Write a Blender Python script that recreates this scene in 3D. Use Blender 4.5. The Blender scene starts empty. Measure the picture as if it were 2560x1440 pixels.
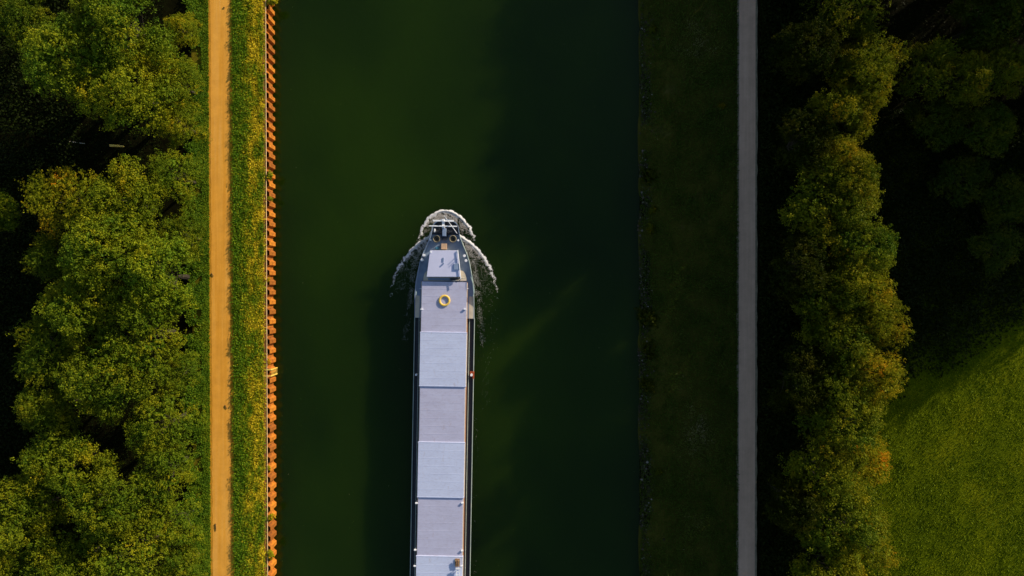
import bpy, math, random
import numpy as np
from mathutils import Vector, Matrix

# ------------------------------------------------------------------ camera
sc = bpy.context.scene
CAMH = 95.0; PPM = 18.0
cam = bpy.data.cameras.new('camera'); cam_ob = bpy.data.objects.new('camera', cam)
sc.collection.objects.link(cam_ob)
cam_ob.location = (0, 0, CAMH); cam_ob.rotation_euler = (0, 0, 0)
cam.sensor_width = 36.0; cam.lens = 36.0*CAMH/(2560/PPM)
cam.clip_start = 1.0; cam.clip_end = 6000.0
sc.camera = cam_ob
# ------------------------------------------------------------------ world + sun
SUN_EL, SUN_AZ = math.radians(16.0), math.radians(42.0)    # azimuth measured from +X towards +Y
w = bpy.data.worlds.new('World'); sc.world = w; w.use_nodes = True
nt = w.node_tree; bg = nt.nodes['Background']
sky = nt.nodes.new('ShaderNodeTexSky'); sky.sky_type = 'NISHITA'; sky.sun_disc = False
sky.sun_elevation = SUN_EL; sky.sun_rotation = math.pi/2 - SUN_AZ
nt.links.new(sky.outputs[0], bg.inputs[0]); bg.inputs[1].default_value = 0.105
d = Vector((math.cos(SUN_EL)*math.cos(SUN_AZ), math.cos(SUN_EL)*math.sin(SUN_AZ), math.sin(SUN_EL)))
sl = bpy.data.lights.new('sun', 'SUN'); sl.energy = 4.6; sl.angle = math.radians(0.5); sl.color = (1.0, 0.86, 0.68)
sun = bpy.data.objects.new('sun', sl); sc.collection.objects.link(sun)
sun.rotation_euler = d.to_track_quat('Z', 'Y').to_euler(); sun.location = d*200
sc.view_settings.view_transform = 'Standard'; sc.view_settings.look = 'None'
sc.view_settings.exposure = 0.34; sc.view_settings.gamma = 1.0
sc.cycles.max_bounces = 5; sc.cycles.transparent_max_bounces = 8

# ------------------------------------------------------------------ helpers
ZB = 2.4      # bank level above the water
def P(px, py, z=0.0):
    k = (CAMH - z)/CAMH/PPM
    return ((px-1280)*k, (720-py)*k, z)
def tag(o, label=None, cat=None, group=None, kind=None):
    if label: o['label'] = label
    if cat: o['category'] = cat
    if group: o['group'] = group
    if kind: o['kind'] = kind
    return o
def link(name, me, mat=None, parent=None):
    o = bpy.data.objects.new(name, me); sc.collection.objects.link(o)
    if parent: o.parent = parent
    if mat and me is not None and not me.materials: me.materials.append(mat)
    return o
def empty(name, loc=(0,0,0), rz=0.0):
    o = bpy.data.objects.new(name, None); sc.collection.objects.link(o)
    o.location = loc; o.rotation_euler = (0, 0, rz); o.empty_display_size = 0.3
    return o
class MB:
    def __init__(s): s.v = []; s.f = []
    def add(s, vs, fs):
        b = len(s.v); s.v += [tuple(q) for q in vs]; s.f += [tuple(b+i for i in f) for f in fs]; return s
    def box(s, x0, x1, y0, y1, z0, z1):
        return s.prism([(x0,y0),(x1,y0),(x1,y1),(x0,y1)], z0, z1)
    def prism(s, pts, z0, z1):
        n = len(pts); vs = [(x,y,z0) for x,y in pts]+[(x,y,z1) for x,y in pts]
        fs = [tuple(range(n-1,-1,-1)), tuple(range(n,2*n))]+[(i,(i+1)%n,n+(i+1)%n,n+i) for i in range(n)]
        return s.add(vs, fs)
    def cyl(s, c, r, z0, z1, n=16, r2=None):
        r2 = r if r2 is None else r2
        vs = [(c[0]+r*math.cos(2*math.pi*i/n), c[1]+r*math.sin(2*math.pi*i/n), z0) for i in range(n)]
        vs += [(c[0]+r2*math.cos(2*math.pi*i/n), c[1]+r2*math.sin(2*math.pi*i/n), z1) for i in range(n)]
        return s.add(vs, [tuple(range(n-1,-1,-1)), tuple(range(n,2*n))]+[(i,(i+1)%n,n+(i+1)%n,n+i) for i in range(n)])
    def tube(s, pts, r, n=6):
        pts = [Vector(p) for p in pts]; rr = r if isinstance(r, (list, tuple)) else [r]*len(pts)
        vs = []; fs = []
        for i, p in enumerate(pts):
            t = (pts[min(i+1,len(pts)-1)]-pts[max(i-1,0)]).normalized()
            a = t.cross(Vector((0,0,1)));
            if a.length < 1e-3: a = t.cross(Vector((1,0,0)))
            a.normalize(); b = a.cross(t)
            for k in range(n):
                an = 2*math.pi*k/n; vs.append(p+(a*math.cos(an)+b*math.sin(an))*rr[i])
        for i in range(len(pts)-1):
            for k in range(n): fs.append((i*n+k, i*n+(k+1)%n, (i+1)*n+(k+1)%n, (i+1)*n+k))
        fs.append(tuple(range(n-1,-1,-1))); fs.append(tuple((len(pts)-1)*n+k for k in range(n)))
        return s.add(vs, fs)
    def ring(s, c, R, r, n=28, m=8, hk=1.0):
        vs = []; fs = []
        for i in range(n):
            a = 2*math.pi*i/n
            for j in range(m):
                b = 2*math.pi*j/m; q = R+r*math.cos(b)
                vs.append((c[0]+q*math.cos(a), c[1]+q*math.sin(a), c[2]+r*hk*math.sin(b)))
        for i in range(n):
            for j in range(m): fs.append((i*m+j, ((i+1)%n)*m+j, ((i+1)%n)*m+(j+1)%m, i*m+(j+1)%m))
        return s.add(vs, fs)
    def build(s, name, mat, parent=None, smooth=False, bevel=0):
        me = bpy.data.meshes.new(name); me.from_pydata([tuple(q) for q in s.v], [], s.f); me.update()
        if smooth:
            for p in me.polygons: p.use_smooth = True
        o = link(name, me, mat, parent)
        if bevel:
            m = o.modifiers.new('bevel', 'BEVEL'); m.width = bevel; m.segments = 2; m.limit_method = 'ANGLE'
        return o

def quads_mesh(name, V, tint):          # V (N,4,3) -> mesh with a per-face tint
    n = len(V); me = bpy.data.meshes.new(name)
    me.vertices.add(4*n); me.vertices.foreach_set('co', V.reshape(-1).astype(np.float32))
    me.loops.add(4*n); me.loops.foreach_set('vertex_index', np.arange(4*n, dtype=np.int32))
    me.polygons.add(n); me.polygons.foreach_set('loop_start', np.arange(0, 4*n, 4, dtype=np.int32))
    try: me.polygons.foreach_set('loop_total', np.full(n, 4, dtype=np.int32))
    except Exception: pass
    a = me.attributes.new('tint', 'FLOAT', 'FACE'); a.data.foreach_set('value', np.asarray(tint, dtype=np.float32))
    me.update(calc_edges=True); me.validate()
    return me
def leaf_quads(rng, C, N, size, aspect=0.6):  # diamond shaped leaves at C with normals N
    n = len(C); N = N/np.maximum(np.linalg.norm(N, axis=1, keepdims=True), 1e-6)
    R = rng.normal(size=(n,3)); T = np.cross(N, R); T /= np.maximum(np.linalg.norm(T, axis=1, keepdims=True), 1e-6)
    B = np.cross(N, T); s = np.asarray(size).reshape(-1,1)*np.ones((n,1))
    V = np.empty((n,4,3))
    V[:,0] = C-T*s*.5; V[:,1] = C+B*s*.5*aspect-N*s*.06; V[:,2] = C+T*s*.5; V[:,3] = C-B*s*.5*aspect-N*s*.06
    return V
def blade_quads(rng, C, h, wd, lean=0.6, dirx=None):   # upright grass blades
    n = len(C); a = rng.uniform(0, 2*math.pi, n); W = np.stack([np.cos(a), np.sin(a), 0*a], 1)*np.asarray(wd).reshape(-1,1)*.5
    b = rng.uniform(0, 2*math.pi, n); l = rng.uniform(0.1, 1, n)*lean
    D = np.stack([np.cos(b)*l, np.sin(b)*l, np.ones(n)], 1)
    D /= np.linalg.norm(D, axis=1, keepdims=True); D *= np.asarray(h).reshape(-1,1)
    V = np.empty((n,4,3)); V[:,0] = C-W; V[:,1] = C+W; V[:,2] = C+D+W*.35; V[:,3] = C+D-W*.35
    return V
_lat = np.random.default_rng(5).random((256,256))
def vnoise(x, y):
    xi = np.floor(x).astype(int); yi = np.floor(y).astype(int); fx = x-xi; fy = y-yi
    fx = fx*fx*(3-2*fx); fy = fy*fy*(3-2*fy)
    g = lambda i, j: _lat[(i)%256, (j)%256]
    return (g(xi,yi)*(1-fx)+g(xi+1,yi)*fx)*(1-fy)+(g(xi,yi+1)*(1-fx)+g(xi+1,yi+1)*fx)*fy
def fbm(x, y, o=3):
    s = 0; a = .5; t = 0
    for k in range(o): s = s+a*vnoise(x*2**k+17*k, y*2**k+9*k); t += a; a *= .5
    return s/t

# ------------------------------------------------------------------ materials
def newmat(name):
    m = bpy.data.materials.new(name); m.use_nodes = True
    return m, m.node_tree, m.node_tree.nodes['Principled BSDF']
def N(nt, t, **kw):
    n = nt.nodes.new(t)
    for k, v in kw.items(): setattr(n, k, v)
    return n
def ramp(nt, fac, stops):
    r = N(nt, 'ShaderNodeValToRGB'); e = r.color_ramp.elements
    while len(e) < len(stops): e.new(0.5)
    for i, (p, c) in enumerate(stops): e[i].position = p; e[i].color = (*c, 1)
    nt.links.new(fac, r.inputs[0]); return r.outputs[0]
def noise_fac(nt, scale, detail=4, rough=0.6, vec_scale=(1,1,1), coord='Object'):
    tc = N(nt, 'ShaderNodeTexCoord'); mp = N(nt, 'ShaderNodeMapping'); mp.inputs['Scale'].default_value = vec_scale
    nz = N(nt, 'ShaderNodeTexNoise'); nz.inputs['Scale'].default_value = scale
    nz.inputs['Detail'].default_value = detail; nz.inputs['Roughness'].default_value = rough
    nt.links.new(tc.outputs[coord], mp.inputs[0]); nt.links.new(mp.outputs[0], nz.inputs['Vector'])
    return nz.outputs['Fac']
def bump(nt, bsdf, fac, strength=0.5, dist=0.05):
    b = N(nt, 'ShaderNodeBump'); b.inputs['Strength'].default_value = strength; b.inputs['Distance'].default_value = dist
    nt.links.new(fac, b.inputs['Height']); nt.links.new(b.outputs[0], bsdf.inputs['Normal'])
def mat_noise(name, stops, scale=1.0, detail=5, rough=0.85, vs=(1,1,1), bmp=0.0, bscale=None, bdist=0.05, metal=0.0, spec=0.5):
    m, nt, b = newmat(name); f = noise_fac(nt, scale, detail, 0.6, vs)
    nt.links.new(ramp(nt, f, stops), b.inputs['Base Color'])
    b.inputs['Roughness'].default_value = rough; b.inputs['Metallic'].default_value = metal
    b.inputs['Specular IOR Level'].default_value = spec
    if bmp: bump(nt, b, noise_fac(nt, bscale or scale*6, 4, 0.7, vs), bmp, bdist)
    return m
def foliage(name, stops, bright=1.0, trans=0.35, use_obj=True):
    stops = [(p, tuple(min(v*bright, .9) for v in c)) for p, c in stops]
    m, nt, b = newmat(name); L = nt.links
    at = N(nt, 'ShaderNodeAttribute'); at.attribute_name = 'tint'
    fac = at.outputs['Fac']
    col = None
    if use_obj:
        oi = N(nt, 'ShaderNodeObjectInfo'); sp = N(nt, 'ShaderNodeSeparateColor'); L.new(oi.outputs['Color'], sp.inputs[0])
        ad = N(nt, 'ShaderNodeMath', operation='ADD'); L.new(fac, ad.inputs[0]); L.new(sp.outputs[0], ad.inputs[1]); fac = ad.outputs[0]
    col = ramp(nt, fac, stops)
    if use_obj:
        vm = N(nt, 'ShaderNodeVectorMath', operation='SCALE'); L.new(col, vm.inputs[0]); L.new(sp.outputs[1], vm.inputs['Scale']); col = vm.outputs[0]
    L.new(col, b.inputs['Base Color']); b.inputs['Roughness'].default_value = 0.6
    b.inputs['Specular IOR Level'].default_value = 0.06
    tr = N(nt, 'ShaderNodeBsdfTranslucent'); L.new(col, tr.inputs[0])
    mx = N(nt, 'ShaderNodeMixShader'); mx.inputs[0].default_value = trans
    L.new(b.outputs[0], mx.inputs[1]); L.new(tr.outputs[0], mx.inputs[2])
    L.new(mx.outputs[0], nt.nodes['Material Output'].inputs[0])
    return m
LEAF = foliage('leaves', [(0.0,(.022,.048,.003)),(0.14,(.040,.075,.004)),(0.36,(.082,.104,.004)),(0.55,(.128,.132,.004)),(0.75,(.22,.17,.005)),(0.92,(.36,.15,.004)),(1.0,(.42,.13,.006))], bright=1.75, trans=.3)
UNDER = foliage('undergrowth', [(0,(.03,.075,.006)),(0.5,(.075,.14,.006)),(1,(.16,.18,.006))], use_obj=False, bright=1.35)
VERGE = foliage('verge_grass', [(0,(.035,.085,.006)),(0.35,(.085,.15,.006)),(0.6,(.20,.20,.008)),(0.8,(.36,.28,.010)),(1,(.55,.34,.02))], use_obj=False, bright=2.1)
BANKG = foliage('bank_grass', [(0,(.025,.045,.006)),(0.45,(.045,.075,.008)),(0.75,(.09,.10,.02)),(1,(.24,.21,.13))], use_obj=False, bright=1.9)
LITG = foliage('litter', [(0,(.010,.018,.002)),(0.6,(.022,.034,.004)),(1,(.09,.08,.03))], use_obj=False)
MEADG = foliage('meadow_grass', [(0,(.030,.060,.003)),(0.5,(.085,.115,.002)),(1,(.16,.18,.003))], use_obj=False, trans=0.25, bright=1.9)
BARK = mat_noise('bark', [(0.3,(.014,.010,.005)),(0.7,(.035,.026,.014))], 6, bmp=.6, vs=(1,1,.2))
SOIL = mat_noise('forest_soil', [(0.3,(.004,.004,.001)),(0.55,(.007,.007,.0015)),(0.8,(.010,.013,.003))], 0.8, detail=8, bmp=.3, bscale=3, bdist=.2, spec=.02)
VERGEG = mat_noise('verge_soil', [(0.3,(.05,.06,.004)),(0.7,(.22,.17,.012))], 0.8, detail=8, bmp=.4, bscale=8, spec=.02)
BANKM = mat_noise('bank_turf', [(0.3,(.035,.040,.006)),(0.6,(.07,.065,.010)),(0.85,(.13,.10,.04))], 0.25, detail=10, bmp=.8, bscale=6, bdist=.1, spec=.02)
MEADOWM = mat_noise('meadow_turf', [(0.3,(.05,.075,.001)),(0.55,(.095,.12,.0015)),(0.8,(.19,.18,.003))], 0.13, detail=10, bmp=1.0, bscale=5, bdist=.15, spec=.02)
def track_mat(name, cols, streak):
    m, nt, b = newmat(name); L = nt.links
    f = noise_fac(nt, 1.0, 6, 0.65, (2.2, 0.06, 1)); c = ramp(nt, f, cols)
    f2 = noise_fac(nt, 0.7, 8, 0.7); c2 = ramp(nt, f2, [(0.35,(.82,.80,.78)),(0.65,(1,1,1))])
    mx = N(nt, 'ShaderNodeMix', data_type='RGBA', blend_type='MULTIPLY'); mx.inputs[0].default_value = streak
    L.new(c, mx.inputs[6]); L.new(c2, mx.inputs[7]); L.new(mx.outputs[2], b.inputs['Base Color'])
    b.inputs['Roughness'].default_value = .9; bump(nt, b, noise_fac(nt, 14, 4), .25, .02); return m
GRAVEL = track_mat('ochre_gravel', [(0.3,(.84,.36,.022)),(0.5,(.94,.435,.045)),(0.7,(.95,.475,.08))], .8)
EDGE = mat_noise('ochre_dirt', [(0.3,(.42,.19,.003)),(0.7,(.72,.32,.006))], 1.2, detail=8, bmp=.5, bscale=9)
ASPH = track_mat('grey_path_surface', [(0.3,(.68,.44,.30)),(0.55,(.76,.49,.335)),(0.75,(.82,.55,.39))], .8)
ASPHE = mat_noise('path_shoulder', [(0.3,(.16,.14,.08)),(0.7,(.34,.27,.18))], 2, detail=8, bmp=.5)
RUST = mat_noise('rusty_steel', [(0.3,(.20,.065,.012)),(0.5,(.48,.155,.008)),(0.75,(.70,.27,.014))], 2.2, detail=8, rough=.75, bmp=.3, metal=.1)
_nt = RUST.node_tree; _b = _nt.nodes['Principled BSDF']; _src = _b.inputs['Base Color'].links[0].from_socket
_oi = N(_nt, 'ShaderNodeObjectInfo'); _c = ramp(_nt, _oi.outputs['Random'], [(0,(.55,.50,.48)),(.5,(.95,.9,.85)),(1,(1.1,1.15,1.1))])
_m = N(_nt, 'ShaderNodeMix', data_type='RGBA', blend_type='MULTIPLY'); _m.inputs[0].default_value = 1
_nt.links.new(_src, _m.inputs[6]); _nt.links.new(_c, _m.inputs[7]); _nt.links.new(_m.outputs[2], _b.inputs['Base Color'])
RUSTC = mat_noise('rusty_cap', [(0.3,(.20,.07,.015)),(0.6,(.38,.15,.03)),(0.8,(.55,.25,.06))], 1.2, detail=8, rough=.8)
RIMM = mat_noise('lit_edge_rim', [(0.3,(.70,.45,.20)),(0.7,(.9,.65,.35))], 2, rough=.5)  # pale colour paints the sunlit edge of the wall cap
YEL = mat_noise('yellow_paint', [(0.3,(.85,.55,.08)),(0.7,(.95,.70,.16))], 3, rough=.4)
YRING = mat_noise('yellow_rubber', [(0.3,(.88,.54,.07)),(0.7,(.95,.68,.15))], 3, rough=.45)
STONE = foliage('riprap_stone', [(0,(.03,.025,.015)),(0.6,(.07,.058,.040)),(1,(.30,.27,.24))], trans=0.0, use_obj=False)
WHITE = mat_noise('white_paint', [(0.3,(.86,.88,.92)),(0.7,(.93,.95,.97))], 4, rough=.4)
SLATE = mat_noise('slate_deck_paint', [(0.3,(.16,.23,.35)),(0.6,(.24,.32,.44)),(0.8,(.33,.37,.46))], .9, detail=8, rough=.6)
DARKD = mat_noise('dark_side_deck', [(0.3,(.020,.032,.040)),(0.6,(.035,.045,.055)),(0.8,(.08,.07,.06))], 1.2, detail=8, rough=.6)
HULLM = mat_noise('hull_paint', [(0.3,(.015,.022,.03)),(0.7,(.03,.04,.05))], 1, rough=.35)
RAILM = mat_noise('rail_paint', [(0.3,(.30,.42,.42)),(0.7,(.50,.58,.50))], 1.4, rough=.4)
COAM = mat_noise('coaming_primer', [(0.3,(.30,.12,.05)),(0.6,(.42,.20,.10)),(0.8,(.5,.32,.2))], .8, detail=7, rough=.7)
BLACK = mat_noise('black_machinery', [(0.3,(.012,.014,.018)),(0.7,(.05,.055,.07))], 5, rough=.35)
STEELB = mat_noise('blue_grey_box', [(0.3,(.20,.28,.42)),(0.7,(.28,.36,.52))], 3, rough=.5)
ROPE = mat_noise('tan_rope', [(0.3,(.14,.12,.08)),(0.7,(.30,.26,.17))], 20, rough=.9, bmp=.8)
WOODT = mat_noise('tan_wood', [(0.3,(.50,.32,.20)),(0.7,(.66,.46,.30))], 2, detail=8, vs=(1,6,1), rough=.7)
BROWN = mat_noise('brown_bundle', [(0.3,(.12,.05,.02)),(0.5,(.35,.18,.08)),(0.8,(.55,.40,.25))], 3.5, detail=8, rough=.8)
REDP = mat_noise('orange_red_paint', [(0.3,(.28,.05,.02)),(0.7,(.42,.10,.03))], 4, rough=.5)
BLUET = mat_noise('blue_tarp', [(0.3,(.02,.14,.25)),(0.7,(.05,.22,.35))], 4, rough=.6)
CREAM = mat_noise('cream_paint', [(0.3,(.52,.46,.36)),(0.7,(.66,.58,.45))], 2, rough=.5)
ROOFM = mat_noise('lavender_roof', [(0.3,(.62,.64,.84)),(0.7,(.67,.69,.90))], .8, detail=6, rough=.55)
def hatch_mat(name, a, b_):
    m, nt, b = newmat(name); L = nt.links
    f = noise_fac(nt, .35, 6, 0.6, (1, 2.2, 1)); c = ramp(nt, f, [(0.3,a),(0.7,b_)])
    f2 = noise_fac(nt, 2.2, 8, 0.75, (1, 2.5, 1)); c2 = ramp(nt, f2, [(0.30,(.84,.80,.78)),(0.5,(.97,.97,.97)),(0.72,(1.0,1.0,1.0)),(0.85,(1.12,1.12,1.1))])
    mx = N(nt, 'ShaderNodeMix', data_type='RGBA', blend_type='MULTIPLY'); mx.inputs[0].default_value = 1
    L.new(c, mx.inputs[6]); L.new(c2, mx.inputs[7]); L.new(mx.outputs[2], b.inputs['Base Color'])
    f3 = noise_fac(nt, 1.1, 9, 0.75, (1.6, .5, 1)); c3 = ramp(nt, f3, [(0.60,(1,1,1)),(0.70,(.86,.74,.66)),(0.80,(.70,.52,.42))])
    m2 = N(nt, 'ShaderNodeMix', data_type='RGBA', blend_type='MULTIPLY'); m2.inputs[0].default_value = .8
    L.new(mx.outputs[2], m2.inputs[6]); L.new(c3, m2.inputs[7])
    f4 = noise_fac(nt, .9, 9, 0.8, (.5, 2.4, 1)); c4 = ramp(nt, f4, [(0.62,(0,0,0)),(0.72,(.12,.13,.15))])
    m3 = N(nt, 'ShaderNodeMix', data_type='RGBA', blend_type='ADD'); m3.inputs[0].default_value = 1
    L.new(m2.outputs[2], m3.inputs[6]); L.new(c4, m3.inputs[7]); L.new(m3.outputs[2], b.inputs['Base Color'])
    b.inputs['Roughness'].default_value = .6; bump(nt, b, f2, .1, .01); return m
HA = hatch_mat('hatch_grey', (.50,.50,.66), (.57,.58,.76))
HB = hatch_mat('hatch_pale', (.57,.63,.84), (.64,.71,.93))
# water
def water_mat():
    m, nt, b = newmat('canal_water'); L = nt.links
    f = noise_fac(nt, .045, 3, 0.5, (1, .7, 1)); c = ramp(nt, f, [(0.3,(.006,.017,.0008)),(0.5,(.010,.025,.0009)),(0.7,(.015,.035,.001))])
    L.new(c, b.inputs['Base Color']); b.inputs['Roughness'].default_value = .12; b.inputs['IOR'].default_value = 1.33
    b.subsurface_method = 'BURLEY'; b.inputs['Subsurface Weight'].default_value = 1.0; b.inputs['Subsurface Radius'].default_value = (1.0, 1.5, .8); b.inputs['Subsurface Scale'].default_value = 5.0
    b.inputs['Specular IOR Level'].default_value = .38
    bump(nt, b, noise_fac(nt, 1.3, 6, .65, (1,.6,1)), .35, .06); return m
WATER = water_mat()
FOAM = foliage('foam_white', [(0,(.55,.42,.30)),(0.5,(.80,.78,.76)),(1,(.92,.94,1.0))], trans=.2, use_obj=False)
def wave_mat():
    m, nt, b = newmat('churned_water'); L = nt.links
    f = noise_fac(nt, 2.2, 8, .7); c = ramp(nt, f, [(0.35,(.008,.020,.004)),(0.55,(.03,.045,.008)),(0.7,(.10,.085,.035))])
    L.new(c, b.inputs['Base Color']); b.inputs['Roughness'].default_value = .2; bump(nt, b, noise_fac(nt, 5, 6, .7), .6, .1); return m
WAVE = wave_mat()

# ------------------------------------------------------------------ the setting
YL = 1500.0
k24 = (CAMH-ZB)/CAMH/PPM
def lx(px0, px1, y, z=ZB):   # x on a nearly vertical line through px0 at py=0 and px1 at py=1440
    k = (CAMH-z)/CAMH/PPM; ya = 720*k
    t = (ya - y)/(2*ya); t = min(max(t, -2.5), 3.5)
    return ((px0+(px1-px0)*t)-1280)*k
WALL0, WALL1 = 665, 670
def strip(name, l0, l1, r0, r1, z, mat, kind='structure', ys=None, zr=None, jit=0.0, seed=1):
    ys = ys or [YL, 200, 60] + [60-1.0*i for i in range(1, 120)] + [-60, -200, -YL]
    ys = sorted(set(ys), reverse=True); rng = random.Random(seed); mb = MB(); vs = []; fs = []
    for y in ys:
        j1 = rng.uniform(-jit, jit); j2 = rng.uniform(-jit, jit)
        vs += [(lx(l0,l1,y)+j1, y, z), (lx(r0,r1,y)+j2, y, z if zr is None else zr)]
    for i in range(len(ys)-1): fs.append((2*i, 2*i+2, 2*i+3, 2*i+1))
    mb.add(vs, fs); o = mb.build(name, mat); tag(o, kind=kind); return o
# ground: one profile extruded along the canal
def ground():
    mb = MB(); ys = [YL, 120, 0, -120, -YL]; prof = []
    for y in ys:
        xw = lx(WALL0, WALL1, y)-.25
        prof.append([(-YL, ZB), (xw, ZB), (xw+.02, -4.0), (14.0, -4.0), (17.6, -.02*0-0.05), (21.5, 1.5), (30.6, ZB-.02), (YL, ZB-.02)])
    n = len(prof[0]); vs = [(x, ys[i], z) for i, row in enumerate(prof) for x, z in row]
    fs = [(i*n+j, (i+1)*n+j, (i+1)*n+j+1, i*n+j+1) for i in range(len(ys)-1) for j in range(n-1)]
    mb.add(vs, fs); tag(mb.build('ground', SOIL), kind='structure')
ground()
XR_W = 17.55   # right waterline
# water sheet (fine near the picture, gently uneven edge hidden by the banks)
mb = MB(); mb.add([(-36, -YL, 0), (19, -YL, 0), (19, YL, 0), (-36, YL, 0)], [(0,1,2,3)])
tag(mb.build('water', WATER), kind='structure')
# left verge, tracks
strip('grass_verge', 478, 484, WALL0-4, WALL1-4, ZB+.006, VERGEG)
strip('gravel_track_edge', 515, 521, 580, 585.5, ZB+.012, EDGE, jit=.08)
strip('gravel_track', 525.5, 532, 573, 578, ZB+.020, GRAVEL, jit=.06, seed=3)
strip('paved_path_edge', 1843, 1841, 1894, 1892, ZB+.012, ASPHE, jit=.07, seed=4)
strip('paved_path', 1848, 1846, 1889, 1887, ZB+.022, ASPH, jit=.015, seed=5)
# right bank turf, follows the slope
def bank_z(x):
    return np.interp(x, [17.6, 21.5, 30.6, 200], [-.05, 1.5, ZB-.02, ZB-.02])
mb = MB(); xs = np.concatenate([[17.2], np.linspace(17.9, 30.62, 19)]); ys = np.linspace(60, -60, 160); vs = []; fs = []
for y in ys:
    for x in xs: vs.append((x, y, float(bank_z(x))-(.12 if x < 17.5 else 0)+.02+ ((.16 if x > 19 else .34)*float(vnoise(np.array(x*.7), np.array(y*.5)))-(.14 if x < 19 else 0) if xs[0] < x < xs[-1] else 0)))
for i in range(159):
    for j in range(19): fs.append((i*20+j, (i+1)*20+j, (i+1)*20+j+1, i*20+j+1))
mb.add(vs, fs); tag(mb.build('canal_bank', BANKM, smooth=True), kind='structure')
# meadow
mb = MB(); mb.add([(47,-140,ZB+.004),(220,-140,ZB+.004),(220,22,ZB+.004),(47,22,ZB+.004)], [(0,1,2,3)])
tag(mb.build('meadow', MEADOWM), kind='structure')

# ------------------------------------------------------------------ ground cover (nobody could count it)
rng = np.random.default_rng(11)
def scatter_strip(n, l0, l1, r0, r1, ymax=47.0):
    y = rng.uniform(-ymax, ymax, n); u = rng.uniform(0, 1, n); t = (720*k24-y)/(1440*k24)
    xl = ((l0+(l1-l0)*t)-1280)*k24; xr = ((r0+(r1-r0)*t)-1280)*k24
    return xl+(xr-xl)*u, y, u
def clamp01(a): return np.clip(a, 0, 1)
# verge between track and wall
x, y, u = scatter_strip(120000, 576.5, 582, 664, 668)
keep = (rng.random(len(x)) < .25+1.0*fbm(x*1.1, y*1.1)) & ((u > .06) | (rng.random(len(x)) < .35)) & ((u < .93) | (rng.random(len(x)) < .35*fbm(x*.4+5, y*.4)*2))
x, y, u = x[keep], y[keep], u[keep]
dry = clamp01((fbm(x*1.3, y*.6+4, 4)-.40)*1.9+.40)*np.clip((u-.22)*2.4+.9*(fbm(x*.6+9, y*.35, 2)-.5), 0, 1)+.02
tint = clamp01(.12+.28*fbm(x*1.5, y*1.5)+.62*dry+rng.normal(0, .14, len(x)))
h = rng.uniform(.12, .42, len(x))*(.5+fbm(x*.9+3, y*.9, 3))
C = np.stack([x, y, np.full(len(x), ZB)], 1)
half = rng.random(len(x)) < .8
V = blade_quads(rng, C, h, .07+.10*rng.random(len(x)), 1.1)
CL = C.copy(); CL[:,2] += h*.7; NL = rng.normal(size=(len(x),3))*.5; NL[:,2] += .8
V2 = leaf_quads(rng, CL, NL, rng.uniform(.10, .26, len(x)), .55)
V[half] = V2[half]
o = link('verge_grass', quads_mesh('verge_grass', V, tint), VERGE); tag(o, 'green and dry golden grass on the strip between sandy track and rusty wall', 'grass', kind='stuff')
# undergrowth left of the track
x, y, u = scatter_strip(90000, 455, 461, 521, 527)
keep = (rng.random(len(x)) < -.55+2.3*fbm(x*.9+7, y*.9)+.8*(u > .75)-1.6*np.clip(.55-u, 0, 1)); x, y, u = x[keep], y[keep], u[keep]
hh = (1.0*(1-u)+.12)*fbm(x*.6, y*.6+30)*1.3
C = np.stack([x, y, ZB+hh*rng.uniform(.75, 1, len(x))], 1); NL = rng.normal(size=C.shape)*.55; NL[:,2] += .8; NL[:,0] += .3
V = leaf_quads(rng, C, NL, rng.uniform(.14, .30, len(x)), .75)
tint = clamp01(.15+.6*fbm(x*.8, y*.8+60)+rng.normal(0, .15, len(x))+.10*(u > .8))
o = link('undergrowth', quads_mesh('undergrowth', V, tint), UNDER); tag(o, 'low green undergrowth along the left edge of the sandy track', 'undergrowth', kind='stuff')
# right bank grass
n = 105000; x = rng.uniform(17.75, 30.55, n); y = rng.uniform(-46, 46, n)
def blob(x, y, px, py, rx, ry):
    cx, cy, _ = P(px, py, 2); return np.exp(-(((x-cx)/rx)**2+((y-cy)/ry)**2))
pale = .6*blob(x,y,1745,110,3.0,5.5)+.6*blob(x,y,1745,1085,2.6,6)+.35*blob(x,y,1730,1310,2,3)+.25*blob(x,y,1700,900,2,4)
z = bank_z(x)+.04
tint = clamp01(.15+.38*fbm(x*.5, y*.5+20)+pale*.6*(.4+fbm(x*1.7, y*1.7))+rng.normal(0, .12, n))
V = blade_quads(rng, np.stack([x,y,z],1), rng.uniform(.15,.4,n)*(1+.5*pale), .05+.10*rng.random(n), 1.5)
o = link('bank_grass', quads_mesh('bank_grass', V, tint), BANKG); tag(o, 'dark shaded grass with pale dry patches on the right canal bank', 'grass', kind='stuff')
# meadow tufts
n = 190000; x = rng.uniform(46.5, 78, n); y = rng.uniform(-46, 21, n)
keep = rng.random(n) < .15+.9*fbm(x*.9, y*.5, 4); x, y = x[keep], y[keep]; n = len(x)
tint = clamp01(.1+.7*fbm(x*.22, y*.22+40)+rng.normal(0, .16, n))
V = blade_quads(rng, np.stack([x,y,np.full(n,ZB)],1), rng.uniform(.07,.24,n)*(.4+1.2*fbm(x*.8,y*.5)), .05+.07*rng.random(n), 1.5)
o = link('meadow_grass', quads_mesh('meadow_grass', V, tint), MEADG); tag(o, 'sunlit bright green meadow grass in the lower right corner', 'grass', kind='stuff')
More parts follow.
